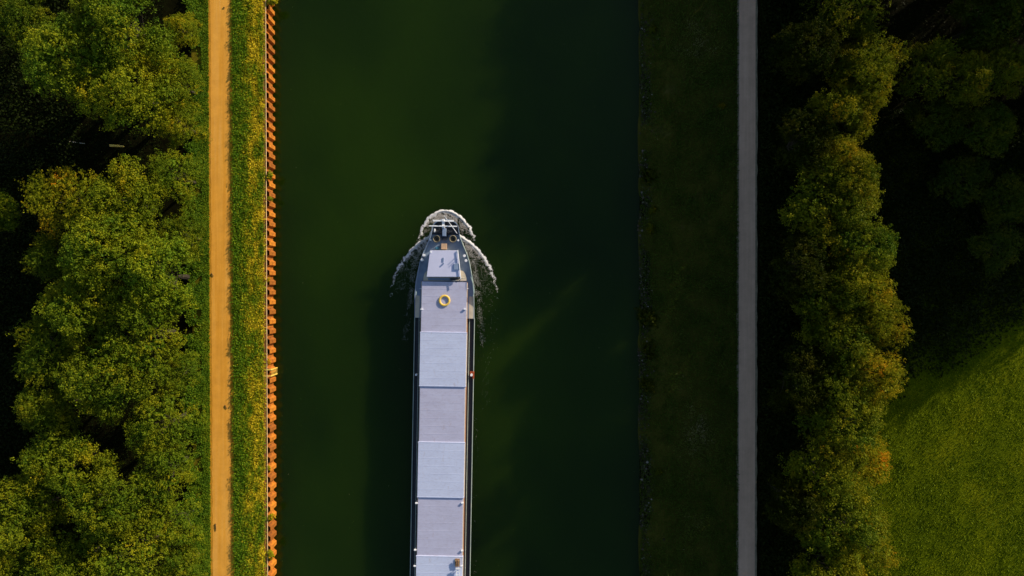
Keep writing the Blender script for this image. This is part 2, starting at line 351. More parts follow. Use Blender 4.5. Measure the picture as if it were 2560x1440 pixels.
# woodland litter left and right
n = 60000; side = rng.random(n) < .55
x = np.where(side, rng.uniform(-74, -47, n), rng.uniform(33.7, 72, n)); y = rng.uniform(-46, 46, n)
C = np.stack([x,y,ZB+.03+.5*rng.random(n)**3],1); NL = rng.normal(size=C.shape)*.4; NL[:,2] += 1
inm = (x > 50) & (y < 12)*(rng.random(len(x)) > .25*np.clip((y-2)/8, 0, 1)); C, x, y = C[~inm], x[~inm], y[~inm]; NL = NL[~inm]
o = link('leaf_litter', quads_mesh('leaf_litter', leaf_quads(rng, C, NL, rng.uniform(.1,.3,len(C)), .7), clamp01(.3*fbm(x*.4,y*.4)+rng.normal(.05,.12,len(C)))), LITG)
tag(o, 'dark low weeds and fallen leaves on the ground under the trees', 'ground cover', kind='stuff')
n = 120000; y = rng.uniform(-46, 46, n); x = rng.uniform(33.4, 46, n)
hh = 7.2*np.clip(np.sin(np.pi*(x-33.2)/13.2), 0, 1)**.6*(.45+.75*fbm(x*.35, y*.35+80, 3))  # thicket raised tall to block low sun between the trunks
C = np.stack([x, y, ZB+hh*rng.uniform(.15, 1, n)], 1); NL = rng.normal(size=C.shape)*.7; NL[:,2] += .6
o = link('sun_block_underbrush', quads_mesh('sun_block_underbrush', leaf_quads(rng, C, NL, rng.uniform(.2,.42,n), .7), clamp01(.25*fbm(x*.5,y*.5)+rng.normal(.08,.1,n))), LITG)
tag(o, 'dark thicket raised under the tree row right of the grey path to block low sun', 'thicket', kind='stuff')
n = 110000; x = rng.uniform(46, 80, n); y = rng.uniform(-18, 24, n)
edge = np.interp(x, [46, 60, 70, 80], [-16, -12, -5, 1])+4.0*(fbm(x*.25, y*0+50, 3)-.5)  # dark leaves reach along the shadow diagonal to paint shade on the meadow
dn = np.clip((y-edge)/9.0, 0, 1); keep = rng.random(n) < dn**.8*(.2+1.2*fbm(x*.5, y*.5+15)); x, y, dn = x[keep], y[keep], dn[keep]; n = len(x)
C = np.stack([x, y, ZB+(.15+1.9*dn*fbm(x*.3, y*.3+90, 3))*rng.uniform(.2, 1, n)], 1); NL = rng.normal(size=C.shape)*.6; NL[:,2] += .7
o = link('rough_shade_thicket', quads_mesh('rough_shade_thicket', leaf_quads(rng, C, NL, rng.uniform(.2,.45,n), .7), clamp01(.4*fbm(x*.4,y*.4)+rng.normal(.05,.1,n))), LITG)
tag(o, 'dark rough thicket by the upper right trees, spread over the meadow corner to deepen its shade', 'thicket', kind='stuff')
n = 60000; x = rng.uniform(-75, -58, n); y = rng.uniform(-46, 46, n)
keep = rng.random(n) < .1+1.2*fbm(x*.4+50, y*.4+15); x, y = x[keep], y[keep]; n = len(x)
C = np.stack([x, y, ZB+(.3+2.6*fbm(x*.25, y*.25+120, 3))*rng.uniform(.15, 1, n)], 1); NL = rng.normal(size=C.shape)*.6; NL[:,2] += .7  # dark leaves put in to stand for shade in the clearing
o = link('woodland_shade_thicket', quads_mesh('woodland_shade_thicket', leaf_quads(rng, C, NL, rng.uniform(.2,.42,n), .7), clamp01(.5*fbm(x*.4,y*.4)+rng.normal(.05,.1,n))), LITG)
tag(o, 'dark thicket standing in for shade in the gaps of the left woodland near the left edge', 'thicket', kind='stuff')
n = 420; x = rng.uniform(-32, 17, n); y = rng.uniform(-42, 42, n); keep = (np.abs(x+9) > 6) | (y > 12); x, y = x[keep], y[keep]; n = len(x)
NL = rng.normal(size=(n,3))*.1; NL[:,2] += 1
o = link('floating_leaves', quads_mesh('floating_leaves', leaf_quads(rng, np.stack([x,y,np.full(n,.015)],1), NL, rng.uniform(.04,.10,n), .7), clamp01(rng.normal(.5,.25,n))), BANKG)
tag(o, 'tiny leaves and specks drifting on the dark green water', 'leaves', kind='stuff')
# riprap stones at the right waterline
n = 8000; y = rng.uniform(-46, 46, n); wv = 1.0*(fbm(y*.35, y*0+3)-.5)
x = XR_W+.60+wv+np.abs(rng.normal(0, .75, n))-.35; keep = rng.random(n) < .05+1.4*(fbm(y*.22, y*0+9, 2)); x, y = x[keep], y[keep]; n = len(x)
base = np.array([(1,0,0),(0,1,0),(-1,0,0),(0,-1,0),(0,0,1)]); Q = []
s = rng.uniform(.04, .14, n)*(1+.8*(rng.random(n) < .05)); a = rng.uniform(0, 6.28, n); zz = np.maximum(bank_z(x), -.05)
tt = clamp01(rng.normal(.32, .25, n)+.4*(rng.random(n) < .05)); Vs = []; Ts = []
for k in range(4):
    a0 = a+k*math.pi/2; a1 = a+(k+1)*math.pi/2; r = s*rng.uniform(.75, 1.1, n)
    p0 = np.stack([x+np.cos(a0)*s, y+np.sin(a0)*s, zz], 1); p1 = np.stack([x+np.cos(a1)*s, y+np.sin(a1)*s, zz], 1)
    t0 = np.stack([x+np.cos(a0)*s*.55, y+np.sin(a0)*s*.55, zz+s*.9], 1); t1 = np.stack([x+np.cos(a1)*s*.55, y+np.sin(a1)*s*.55, zz+s*.9], 1)
    Vs.append(np.stack([p0,p1,t1,t0], 1)); Ts.append(tt)
    if k == 0: A0 = t0
    if k == 0: A1 = t1
    if k == 2: A2 = t0; A3 = t1
Vs.append(np.stack([A0,A1,A2,A3], 1)); Ts.append(tt)
o = link('riprap', quads_mesh('riprap', np.concatenate(Vs), np.concatenate(Ts)), STONE); tag(o, 'small grey stones lining the right waterline of the canal', 'stones', kind='stuff')

# ------------------------------------------------------------------ sheet pile wall
wall = empty('sheet_pile_wall', (lx(WALL0, WALL1, 0)-.1, 0, 0)); tag(wall, 'rusty orange corrugated steel sheet pile wall along the left bank', 'retaining wall')
wx0 = wall.location.x
def wxl(y): return lx(WALL0, WALL1, y)-wx0
ZW = ZB-.05
per = 1.335; i0 = -34
prof = [(0,0),(0,.26),(.35,.46),(.35,.97),(0,1.21),(0,per)]
mbp = MB(); vs = []
th = .03
for zz in (-4.0, ZW): vs += [(a_, b_, zz) for a_, b_ in prof]+[(a_-th-.02, b_, zz) for a_, b_ in reversed(prof)]
m_ = 12; fs = [(i, i+1, m_+i+1, m_+i) for i in range(11)]+[(11, 0, m_, 23)]+[tuple(range(m_+5, m_-1, -1))+tuple() ]
fs = [(i, (i+1)%12, 12+(i+1)%12, 12+i) for i in range(12)]
for i in range(5): fs.append((12+i, 12+i+1, 12+10-i, 12+11-i))
mbp.add(vs, fs)
yp_ladder = P(0, 932, ZB)[1]
first = None
for i in range(68):
    y = (i-34)*per
    if abs(y+per/2-yp_ladder) < per*.55 and first is not None: skip = True
    else: skip = False
    if first is None: first = mbp.build('pile', RUST, wall); o = first
    else: o = first.copy(); sc.collection.objects.link(o); o.parent = wall
    o.location = (wxl(y), y, 0)
# cap beam (behind the piles) with a pale rim painted as its sunlit edge; stays just behind the pile tops
mb = MB(); ysr = [46-2*i for i in range(47)]
for a_, b_ in zip(ysr[:-1], ysr[1:]):
    xa, xb = wxl(a_), wxl(b_)
    mb.add([(xa-.46,a_,ZB-.3),(xa-.06,a_,ZB-.3),(xb-.06,b_,ZB-.3),(xb-.46,b_,ZB-.3),(xa-.46,a_,ZB+.03),(xa-.06,a_,ZB+.03),(xb-.06,b_,ZB+.03),(xb-.46,b_,ZB+.03)],
           [(4,7,6,5),(0,1,5,4),(2,3,7,6),(1,2,6,5),(3,0,4,7)])
mb.build('capping_beam', RUSTC, wall)
mb = MB(); mb.tube([(wxl(y)-.03, y, ZB+.06) for y in ysr], .045, 6); mb.build('lit_edge', RIMM, wall)
# ladder in the wall
lad = empty('ladder', (lx(WALL0,WALL1,yp_ladder), yp_ladder, 0)); tag(lad, 'bright yellow steel ladder on the rusty wall, low in the photo', 'ladder')
for s_ in (-.42, .42):
    mb = MB(); mb.box(-.55, .54, s_-.07, s_+.07, ZB-.02, ZB+.08); mb.box(.46, .56, s_-.07, s_+.07, -.6, ZB-.02); mb.build('side_rail', YEL, lad)
for k in range(8):
    mb = MB(); zz = .1+k*.3; mb.tube([(.52,-.36,zz),(.52,.36,zz)], .02, 6); mb.build('rung', YEL, lad)

# ------------------------------------------------------------------ plants
def crown_mesh(seed, R=5.0, zc=7.6, hz=4.4, nclump=560, nleaf=30, lsz=(.12,.25), clr=(.16,.62), feather=False, lobes=9):
    g = np.random.default_rng(seed)
    lc = []; lr = []
    for i in range(lobes):
        a = 2*math.pi*(i*.618+g.uniform(-.1,.1)); q = (.10+.72*math.sqrt((i+.5)/lobes)*g.uniform(.75,1.12))*R
        lc.append((math.cos(a)*q, math.sin(a)*q, zc+hz*(.55-.95*(q/R)**1.5)+g.uniform(-.22,.22)*hz)); lr.append(g.uniform(.17,.40)*R*(1.15-.35*q/R))
    lc = np.array(lc); lr = np.array(lr)
    pts = []; K = 14000; ii = g.integers(lobes, size=K); D = g.normal(size=(K,3)); D /= np.linalg.norm(D, axis=1, keepdims=True)
    stray = g.random(K) < .16; Pp = lc[ii]+D*(lr[ii]*np.where(stray, g.uniform(1.1,1.5,K), g.uniform(.72,1.12,K)))[:,None]
    dd = np.linalg.norm(Pp[:,None,:]-lc[None], axis=2)/lr[None]; dd[np.arange(K), ii] = 9
    ok = (D[:,2] > -.35) & (dd.min(1) > .78); Pp = Pp[ok]; D = D[ok]; acc = np.empty((0,3)); mind = .44
    for p, dv in zip(Pp, D):
        if len(pts) >= nclump: break
        if len(acc) and ((acc-p)**2).sum(1).min() < (mind*g.uniform(.5,1.25))**2: continue
        acc = np.vstack([acc, p]); out = p-np.array([0,0,zc-1.5]); out /= np.linalg.norm(out); pts.append((p, dv*.5+out*.5))
    Cs = []; Ns = []; Ss = []; Ts = []
    for p, dv in pts:
        r = g.uniform(*clr); n = int(nleaf*g.uniform(.6,1.4)); q = g.normal(size=(n,3)); q /= np.linalg.norm(q, axis=1, keepdims=True)
        q += dv*.55; q /= np.linalg.norm(q, axis=1, keepdims=True); rad = r*g.uniform(.3,1.35,(n,1))*np.array([1,1,.75])
        if feather:
            ax = g.normal(size=3)*np.array([1,1,.4])+dv*1.2; ax /= np.linalg.norm(ax); c = p+q*rad*.45+ax*g.uniform(-1,1,(n,1))*r*1.3
        else: c = p+q*rad
        Cs.append(c); Ns.append(q+g.normal(size=(n,3))*.62); Ss.append(g.uniform(lsz[0], lsz[1], n))
        ct = g.normal(0,.07)+.13*math.sin(p[0]*.8+seed)*math.sin(p[1]*.7+seed*2)+.07*math.sin(p[1]*1.3+seed)
        Ts.append(np.full(n, .26+ct)+g.normal(0,.035,n))
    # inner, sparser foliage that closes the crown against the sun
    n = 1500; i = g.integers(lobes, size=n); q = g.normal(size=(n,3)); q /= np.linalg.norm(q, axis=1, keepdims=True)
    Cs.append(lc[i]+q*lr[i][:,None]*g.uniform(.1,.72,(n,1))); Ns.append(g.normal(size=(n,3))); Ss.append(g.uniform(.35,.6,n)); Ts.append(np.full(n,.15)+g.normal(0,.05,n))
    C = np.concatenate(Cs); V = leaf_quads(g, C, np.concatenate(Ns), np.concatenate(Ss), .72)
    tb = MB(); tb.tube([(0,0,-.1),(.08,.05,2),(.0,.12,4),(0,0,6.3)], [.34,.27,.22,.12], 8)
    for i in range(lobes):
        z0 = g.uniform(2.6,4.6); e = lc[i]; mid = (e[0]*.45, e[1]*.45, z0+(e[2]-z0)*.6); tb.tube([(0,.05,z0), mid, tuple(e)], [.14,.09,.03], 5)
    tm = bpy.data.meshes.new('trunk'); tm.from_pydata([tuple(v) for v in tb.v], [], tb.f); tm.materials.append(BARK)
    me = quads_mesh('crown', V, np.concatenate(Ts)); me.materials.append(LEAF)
    return me, tm
PRO = {}
for k, s in enumerate([3, 14, 25, 36, 47]): PRO['b%d' % k] = crown_mesh(s, lobes=13+k % 4)
for k, s in enumerate([61, 72]): PRO['f%d' % k] = crown_mesh(s, feather=True, nclump=560, nleaf=28, lsz=(.10,.20), lobes=15)
for k, s in enumerate([83, 94]): PRO['s%d' % k] = crown_mesh(s, nclump=560, nleaf=26, lsz=(.11,.20), clr=(.16,.5), lobes=14)
def bush_mesh(seed, R=1.0, n=900, lsz=(.10,.22), up=.8):
    g = np.random.default_rng(seed); q = g.normal(size=(n,3)); q[:,2] = np.abs(q[:,2]); q /= np.linalg.norm(q, axis=1, keepdims=True)
    th_ = np.arctan2(q[:,1],q[:,0]); rr = R*(.75+.16*np.sin(2*th_+seed)+.12*np.sin(5*th_+seed*2)+.10*np.sin(9*th_+seed))*g.uniform(.15,.95,n); C = q*rr[:,None]; C[:,2] *= up
    return quads_mesh('foliage', leaf_quads(g, C, q+g.normal(size=(n,3))*.4, g.uniform(lsz[0],lsz[1],n), .6), .3+g.normal(0,.12,n))
def tree(name, label, px, py, r, pro, au=0.0, br=1.0, hs=1.0, group=None, seed=0, cat='tree', ex=1.0, xy=None, zabs=None):
    s = r/PPM*(CAMH-10)/CAMH/5.35
    ztop = ZB + 8.6*s**.35*hs
    if xy: X, Y = xy
    else: X, Y, _ = P(px, py, ztop)
    rz = random.Random(px*7+py*13+seed).uniform(0, 6.28)
    zs = zabs or s**.35*hs
    t = empty(name, (X, Y, ZB-.02), rz); tag(t, label, cat, group)
    cm, tm = PRO[pro]
    c = link('crown', cm, None, t); c.scale = (s*ex, s/ex, zs); c.color = (au, br, 0, 1)
    tr = link('trunk', tm, None, t); tr.scale = (s, s, zs)
    return t
GL, GR, GD = 'trees of the left woodland', 'trees in the row right of the grey path', 'dark trees at the far right'
LT = [ # px, py, r, proto, autumn, bright, height, label
 (300,45,125,'b0',.02,1.0,1.05,'dense green broadleaf crown cut by the top edge, beside the sandy track side shrubs'),
 (170,150,118,'b1',.08,1.0,1.0,'large lumpy green crown reaching left toward the dark clearing, near the top'),
 (300,215,118,'b2',.22,1.0,.95,'green crown whose lower edge is tinged rusty orange, above the dark clearing'),
 (40,40,80,'b3',.02,.7,.8,'dim sparse green crown in the top left corner'),
 (455,70,52,'s0',.30,1.1,.55,'small yellow green tree by the track near the top edge'),
 (400,140,50,'s1',.12,1.0,.7,'small green tree between the big top crown and the track side shrubs'),
 (440,205,66,'b4',.20,1.05,.75,'medium tree with orange yellow tips beside the track above the clearing'),
 (445,310,68,'s0',.26,1.0,.70,'olive tree with golden tips directly right of the rust tinged crown'),
 (440,440,72,'f0',.10,1.15,.72,'round feathery light green tree standing alone beside the track below the clearing'),
 (160,500,100,'f1',.40,.85,.85,'brownish yellow crown at the lower edge of the dark clearing'),
 (-5,525,55,'b3',.05,.9,.8,'small green crown cut by the left edge, level with the boat bow'),
 (300,505,105,'b4',.24,.95,.85,'olive crown right of the brownish yellow one under the clearing'),
 (455,590,70,'s1',.10,.9,.70,'greyish green tree beside the track just below the round feathery tree'),
 (115,640,62,'f0',.10,.75,.75,'dim feathery crown poking out left into the dark wood'),
 (265,630,115,'b1',.12,1.0,1.0,'broad mid green crown in the middle of the wood, level with the bow'),
 (385,690,110,'b0',.06,1.2,1.0,'brightest green crown beside the track, level with the front hatch'),
 (200,770,110,'b3',.12,.95,.95,'mid green crown left of the centre of the wood, lumpy and dense'),
 (350,840,110,'f1',.12,1.05,.95,'feathery yellow green crown beside the track, level with the second hatch'),
 (110,880,92,'f0',.12,.85,.85,'feathery crown with streaky twigs at the left border of the wood'),
 (440,930,62,'b4',.08,1.0,.75,'narrow green tree squeezed between wood and track, level with the ladder'),
 (260,955,110,'b2',.10,.85,.95,'dusky green crown with speckled leaves in the lower middle of the wood'),
 (120,1020,80,'b0',.12,.75,.85,'sparse dim crown above the small lower gap at the left'),
 (400,1060,90,'s1',.14,1.0,.85,'olive green crown beside the track below the ladder level'),
 (150,1165,100,'b4',.14,.9,.9,'medium crown just below the small dark gap at the lower left'),
 (400,1180,90,'f1',.10,1.05,.85,'smooth feathery green crown beside the track in the lower third'),
 (270,1260,105,'b1',.12,.85,.95,'dusky crown in the lower wood, left of the feathery track side crown'),
 (55,1290,100,'b2',.16,.85,.9,'crown cut by the left edge near the bottom corner'),
 (430,1310,75,'s0',.12,1.1,.8,'bright small leaved crown beside the track near the bottom'),
 (320,1395,100,'f0',.16,1.05,.9,'yellow green feathery crown cut by the bottom edge'),
 (150,1430,100,'b3',.10,.85,.9,'dim crown cut by the bottom edge near the left corner'),
 (20,1425,70,'b0',.12,.8,.85,'crown in the very bottom left corner'),
 (455,1420,60,'b1',.10,1.0,.7,'small green crown where the track meets the bottom edge'),
]
for i, (px,py,r,pr,au,br,hs,lb) in enumerate(LT): tree('tree', lb, px, py, r*1.08, pr, au*.8, br*1.18, hs, GL, i)
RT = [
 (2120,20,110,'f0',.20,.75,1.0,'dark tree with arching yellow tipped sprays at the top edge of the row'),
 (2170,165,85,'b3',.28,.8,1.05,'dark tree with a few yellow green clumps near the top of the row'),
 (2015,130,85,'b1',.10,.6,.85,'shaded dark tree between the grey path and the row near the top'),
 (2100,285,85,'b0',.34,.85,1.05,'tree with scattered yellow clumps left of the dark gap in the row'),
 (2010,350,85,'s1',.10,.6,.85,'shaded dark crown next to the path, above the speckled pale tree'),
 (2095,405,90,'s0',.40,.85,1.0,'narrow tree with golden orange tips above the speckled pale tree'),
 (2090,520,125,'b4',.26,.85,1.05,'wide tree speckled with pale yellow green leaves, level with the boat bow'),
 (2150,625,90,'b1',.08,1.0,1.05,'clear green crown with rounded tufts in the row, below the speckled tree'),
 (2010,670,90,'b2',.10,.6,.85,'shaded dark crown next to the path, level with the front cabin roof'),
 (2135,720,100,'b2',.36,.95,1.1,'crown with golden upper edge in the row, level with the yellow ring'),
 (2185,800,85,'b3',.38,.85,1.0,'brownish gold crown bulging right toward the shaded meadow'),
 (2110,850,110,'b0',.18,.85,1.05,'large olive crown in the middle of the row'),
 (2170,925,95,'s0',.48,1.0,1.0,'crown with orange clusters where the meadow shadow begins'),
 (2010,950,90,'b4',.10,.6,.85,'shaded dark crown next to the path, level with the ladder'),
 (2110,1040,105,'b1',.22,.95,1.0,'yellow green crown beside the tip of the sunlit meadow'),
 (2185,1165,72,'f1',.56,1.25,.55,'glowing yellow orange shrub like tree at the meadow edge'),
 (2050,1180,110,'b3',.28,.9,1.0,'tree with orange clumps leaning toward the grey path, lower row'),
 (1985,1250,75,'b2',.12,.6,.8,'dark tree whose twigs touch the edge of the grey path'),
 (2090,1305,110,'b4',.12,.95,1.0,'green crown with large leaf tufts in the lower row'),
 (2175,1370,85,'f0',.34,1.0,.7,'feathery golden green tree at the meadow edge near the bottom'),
 (2140,228,80,'b2',.30,.8,1.0,'added shade tree with a few golden tips between the top clumps and the dark gap'),  # added with the dusky trees below to close gaps in the canal shadow
 (2110,462,85,'b1',.30,.75,1.0,'added dusky shade tree squeezed above the wide speckled tree'),
 (2070,745,85,'b4',.14,.75,1.0,'added dusky shade crown left of the golden edged crown, level with the yellow ring'),
 (2080,960,85,'b3',.20,.8,1.0,'added dusky shade crown on the path side of the orange clustered one'),
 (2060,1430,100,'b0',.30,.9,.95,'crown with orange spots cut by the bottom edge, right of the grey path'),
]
for i, (px,py,r,pr,au,br,hs,lb) in enumerate(RT): tree('tree', lb, px+(10 if py > 1050 and px > 2030 else -8), py, r, pr, au*.78, br*(.92 if px > 2030 else .38), 1, GR, i+50, zabs=(.62 if hs < .6 else .82 if hs < .75 else 1.10))  # path-side crowns get darkened leaves that stand for their shade
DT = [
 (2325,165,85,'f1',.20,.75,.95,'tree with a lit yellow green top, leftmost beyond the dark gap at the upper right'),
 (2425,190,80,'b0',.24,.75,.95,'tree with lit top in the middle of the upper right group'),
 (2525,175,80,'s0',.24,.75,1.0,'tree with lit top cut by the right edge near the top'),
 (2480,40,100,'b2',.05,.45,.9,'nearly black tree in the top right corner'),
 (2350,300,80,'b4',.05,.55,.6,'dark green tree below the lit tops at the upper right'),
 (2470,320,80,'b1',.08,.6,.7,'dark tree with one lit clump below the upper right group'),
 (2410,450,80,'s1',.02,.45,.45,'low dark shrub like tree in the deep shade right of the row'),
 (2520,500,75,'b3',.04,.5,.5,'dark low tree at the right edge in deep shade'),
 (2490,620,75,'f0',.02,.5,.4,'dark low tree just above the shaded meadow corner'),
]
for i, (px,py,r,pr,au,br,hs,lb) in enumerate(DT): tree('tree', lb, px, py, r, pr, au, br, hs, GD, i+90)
# woods just outside the frame that throw the long shade
OFFR = [(87,22),(79.5,23),(92,22),(77,25),(86,25),(76,29),(82,32),(91,31),(77,38),(85,40),(95,38),(78,46),(90,48),(70,52),(62,50),(82,58),(56,52),(66,60),(50,60),(96,60),(74,64),(73.5,26),(80.5,24.5),(87,35),(73,34),(93,22),(72,44),(66,46),(58,46)]
for i, (X, Y) in enumerate(OFFR):
    tree('tree', 'tall tree of the wood beyond the right edge', 3000, -200, 125, 'b%d' % (i % 5), .1, .7, 1.38, 'tall trees beyond the right edge', i, xy=(X, Y))
for i in range(22):
    X, Y = 39.5+2.6*math.sin(i*2.4), 42.5+2.6*i
    tree('tree', 'tall tree continuing the path side row beyond the top edge', 2080, -100, 125, 'b%d' % ((i+2) % 5), .1, .8, 1.16, 'row trees beyond the top edge', i+9, xy=(X, Y), zabs=1.09+.03*math.sin(i*1.7))

# bushes at the right waterline and weeds over the wall
BM = [bush_mesh(5, 1, 1500, (.10,.22), .5), bush_mesh(8, 1, 900, (.18,.32), .6), bush_mesh(12, 1, 700, (.18,.30), .6)]
for m in BM: m.materials.append(LEAF)
def bush(name, label, px, py, z, rr, k, au, br, cat, group=None):
    X, Y, _ = P(px, py, z); o = link(name, BM[k]); o.location = (X, Y, z); o.scale = (rr, rr, rr); o.rotation_euler = (0,0,px*.37)
    o.color = (au, br, 0, 1); tag(o, label, cat, group); return o
GB = 'bushes at the right waterline'
bush('bush','spreading dark bush at the right waterline, level with the water above the bow',1635,440,.4,2.3,0,.05,.28,'bush',GB)
bush('bush','dark spiky bush at the right waterline, level with the yellow ring',1625,795,.4,2.4,0,.05,.28,'bush',GB)
bush('bush','wide dark bush at the right waterline, level with the second hatch',1632,880,.4,2.2,0,.05,.28,'bush',GB)
bush('bush','dark bush at the right waterline just above the small lower stones',1625,965,.4,1.9,0,.1,.28,'bush',GB)
bush('leafy_plant','small bright green plant beside the stones near the top of the right bank',1632,74,1.0,.8,1,.12,.45,'plant','leafy plants on the right bank')
bush('leafy_plant','bright yellow green plant on the right bank, level with the bow',1632,525,1.0,.8,1,.2,.45,'plant','leafy plants on the right bank')
bush('leafy_plant','yellow green plant on the right bank, level with the foredeck',1626,572,1.0,.9,1,.2,.45,'plant','leafy plants on the right bank')
bush('leafy_plant','low green plant beside the stones in the lower right bank',1648,1180,1.2,.7,1,.1,.45,'plant','leafy plants on the right bank')
bush('leafy_plant','pale plant close to the grey path at upper right bank',1805,265,2.2,.8,2,.3,.45,'plant','leafy plants on the right bank')
GW = 'weeds overhanging the rusty wall'
for px, py, r, k, au, lb in [(680,4,1.0,1,.3,'leafy yellow green weed over the wall at the top edge'),(674,440,.85,1,.2,'green weed on the wall above bow level'),
    (675,497,.6,2,.2,'small weed on the wall just above bow level'),(678,1292,.8,2,.35,'yellowish weed over the wall in the lower part'),
    (676,1385,.9,1,.3,'bushy weed over the wall near the bottom edge'),(672,905,.55,2,.5,'small golden weed beside the yellow ladder'),
    (672,1170,.5,2,.3,'tiny weed over the wall between ladder and bottom'),(670,700,.5,2,.4,'tiny dry weed over the wall level with the cabin roof')]:
    bush('wall_weed', lb, px, py, ZB-.1, r, k, au, 1.25, 'weed', GW)
# small debris
def log(label, p0, p1, z, r, mat, name='fallen_log', cat='log'):
    a = P(*p0, z); b = P(*p1, z); mid = tuple((a[i]+b[i])/2 for i in range(3))
    mb = MB(); mb.tube([(a[0]-mid[0],a[1]-mid[1],0),(0,.1*r,r*.3),(b[0]-mid[0],b[1]-mid[1],0)], [r,r*.9,r*.6], 7)
    o = mb.build(name, mat); o.location = mid; tag(o, label, cat)
log('pale fallen log lying in the dark clearing of the left wood', (275,364), (310,366), 4.5, .16, YRING)  # yellow colour stands in for sunlight on the log
log('thin grey fallen branch in the dark clearing, left of the pale log', (168,354), (212,359), ZB+.3, .07, CREAM, 'fallen_branch', 'branch')
log('dark twig on the left side of the sandy track, level with the cabin roof', (528,683), (534,691), ZB+.08, .05, BARK, 'twig', 'twig')
log('short brown twig on the sandy track near the lower part', (562,1013), (567,1022), ZB+.08, .05, BARK, 'twig', 'twig')
log('tiny twig on the sandy track near the top', (558,18), (563,20), ZB+.08, .05, BARK, 'twig', 'twig')
log('tiny dark twig on the sandy track near the bottom', (538,1309), (540,1327), ZB+.08, .05, BARK, 'twig', 'twig')

# ------------------------------------------------------------------ the barge
ANG = math.radians(-1.0)
O = P(1112.8, 738, 1.6); ship = empty('cargo_barge', (O[0], O[1], 0), ANG)
tag(ship, 'long cargo barge with pale lavender hatch covers sailing up the canal', 'barge')
ca, sa = math.cos(-ANG), math.sin(-ANG)
def S(px, py, z):
    x, y, _ = P(px, py, z); x -= O[0]; y -= O[1]; return (x*ca-y*sa, x*sa+y*ca, z)
def vy(py, z): return S(1110, py, z)[1]
# half-breadth of the hull at gunwale by station (local y, half width)
KH = .0546
ST = [(549.5,0.0),(550.5,8),(553,18),(558,26),(566,32),(580,34.5),(593,37),(610,44),(633,54),(655,61.5),(683,67),(705,71),(738,73.5),(800,74.5)]
ST = [((738-py)*KH, hw*KH) for py, hw in ST]; AFT = -60.0; BREAK = (738-795)*KH
ST.append((AFT, 74.5*KH))
def hw(v):
    ys_ = [s[0] for s in ST][::-1]; xs_ = [s[1] for s in ST][::-1]; return float(np.interp(v, ys_, xs_))
def outline(v0, v1, inset=0.0, n=40):
    vv = [s[0] for s in ST if v1 <= s[0] <= v0]+[v0, v1]; vv = sorted(set(vv), reverse=True)
    R_ = [(max(hw(v)-inset, 0.0), v) for v in vv]; return R_
def bul_h(v):   # top of the bulwark
    return float(np.interp(v, [BREAK-.05, BREAK, (738-745)*KH, (738-690)*KH, (738-600)*KH, 11], [1.75, 1.95, 2.62, 2.78, 2.85, 3.1]))
DK_F, DK_S = 2.35, 1.55
# hull shell
vv = [s[0] for s in ST]+[BREAK, BREAK-.05, -8, -20, -40]; vv = sorted(set(vv), reverse=True)
mb = MB(); vs = []; fs = []; n = len(vv)
for side in (1, -1):
    b = len(vs)
    for v in vv: vs += [(side*hw(v)*.9, v-(.5 if v > 8 else 0), -1.5), (side*hw(v), v, bul_h(v))]
    for i in range(n-1):
        q = (b+2*i, b+2*i+2, b+2*i+3, b+2*i+1); fs.append(q if side > 0 else q[::-1])
mb.add(vs, fs)
mb.build('hull', HULLM, ship)
# inner bulwark skin with thickness, both sides
for side in (1, -1):
    mb = MB(); vs = []; fs = []; va = [v for v in vv if v >= BREAK]; th = .09
    for v in va:
        h_ = hw(v)
        vs += [(side*max(h_-.005,0), v, bul_h(v)), (side*max(h_-th,0), v-(th if v > 9.5 else 0), bul_h(v)), (side*max(h_-th,0), v-(th if v > 9.5 else 0), DK_F)]
    for i in range(len(va)-1):
        for k in (0,1):
            q = (3*i+k, 3*i+k+1, 3*i+k+4, 3*i+k+3); fs.append(q if side > 0 else q[::-1])
    mb.add(vs, fs); mb.build('bulwark', SLATE, ship)
# decks
R_ = outline(ST[0][0], BREAK, .06); mb = MB(); mb.prism([(x,v) for x,v in R_]+[(-x,v) for x,v in reversed(R_[1:])], DK_F-.08, DK_F); mb.build('foredeck', SLATE, ship)
for side in (1,-1):
    xo, xi = 74.5*KH-.03, 3.2; mb = MB(); a_, b_ = sorted((side*xi, side*xo)); mb.box(a_, b_, AFT, BREAK, DK_S-.06, DK_S); mb.build('side_deck', DARKD, ship)
    # dark gutter edge and pale gunwale rail
    mb = MB(); a_, b_ = sorted((side*(xo-.34), side*(xo-.22))); mb.box(a_, b_, AFT, BREAK-.3, DK_S, DK_S+.06); mb.build('gutter_bar', BLACK, ship)
    mb = MB(); mb.tube([(side*(74.5*KH), v, 1.80) for v in (BREAK, -20, -40, AFT)], .055, 6); mb.build('gunwale_rail', RAILM, ship)
    rl = [v for v in vv if v >= BREAK and v <= 8.0]
    mb = MB(); mb.tube([(side*(hw(v)-.04), v, bul_h(v)+.03) for v in rl], .055, 6); mb.build('bulwark_rail', RAILM if side > 0 else SLATE, ship)  # sun-side rail takes the paler paint to look sunlit
    # sloping step at the end of the foredeck
    mb = MB(); x0, x1 = side*3.35, side*(74.5*KH-.12); v0 = (738-740)*KH
    mb.add([(x0,v0,DK_F+.01),(x1,v0,DK_F+.01),(x1,BREAK+.02,DK_F+.03),(x0,BREAK+.02,DK_F+.03),(x0,BREAK+.02,DK_S),(x1,BREAK+.02,DK_S)], [(0,1,2,3),(3,2,5,4)] if side < 0 else [(3,2,1,0),(4,5,2,3)]); mb.build('deck_step', CREAM, ship)
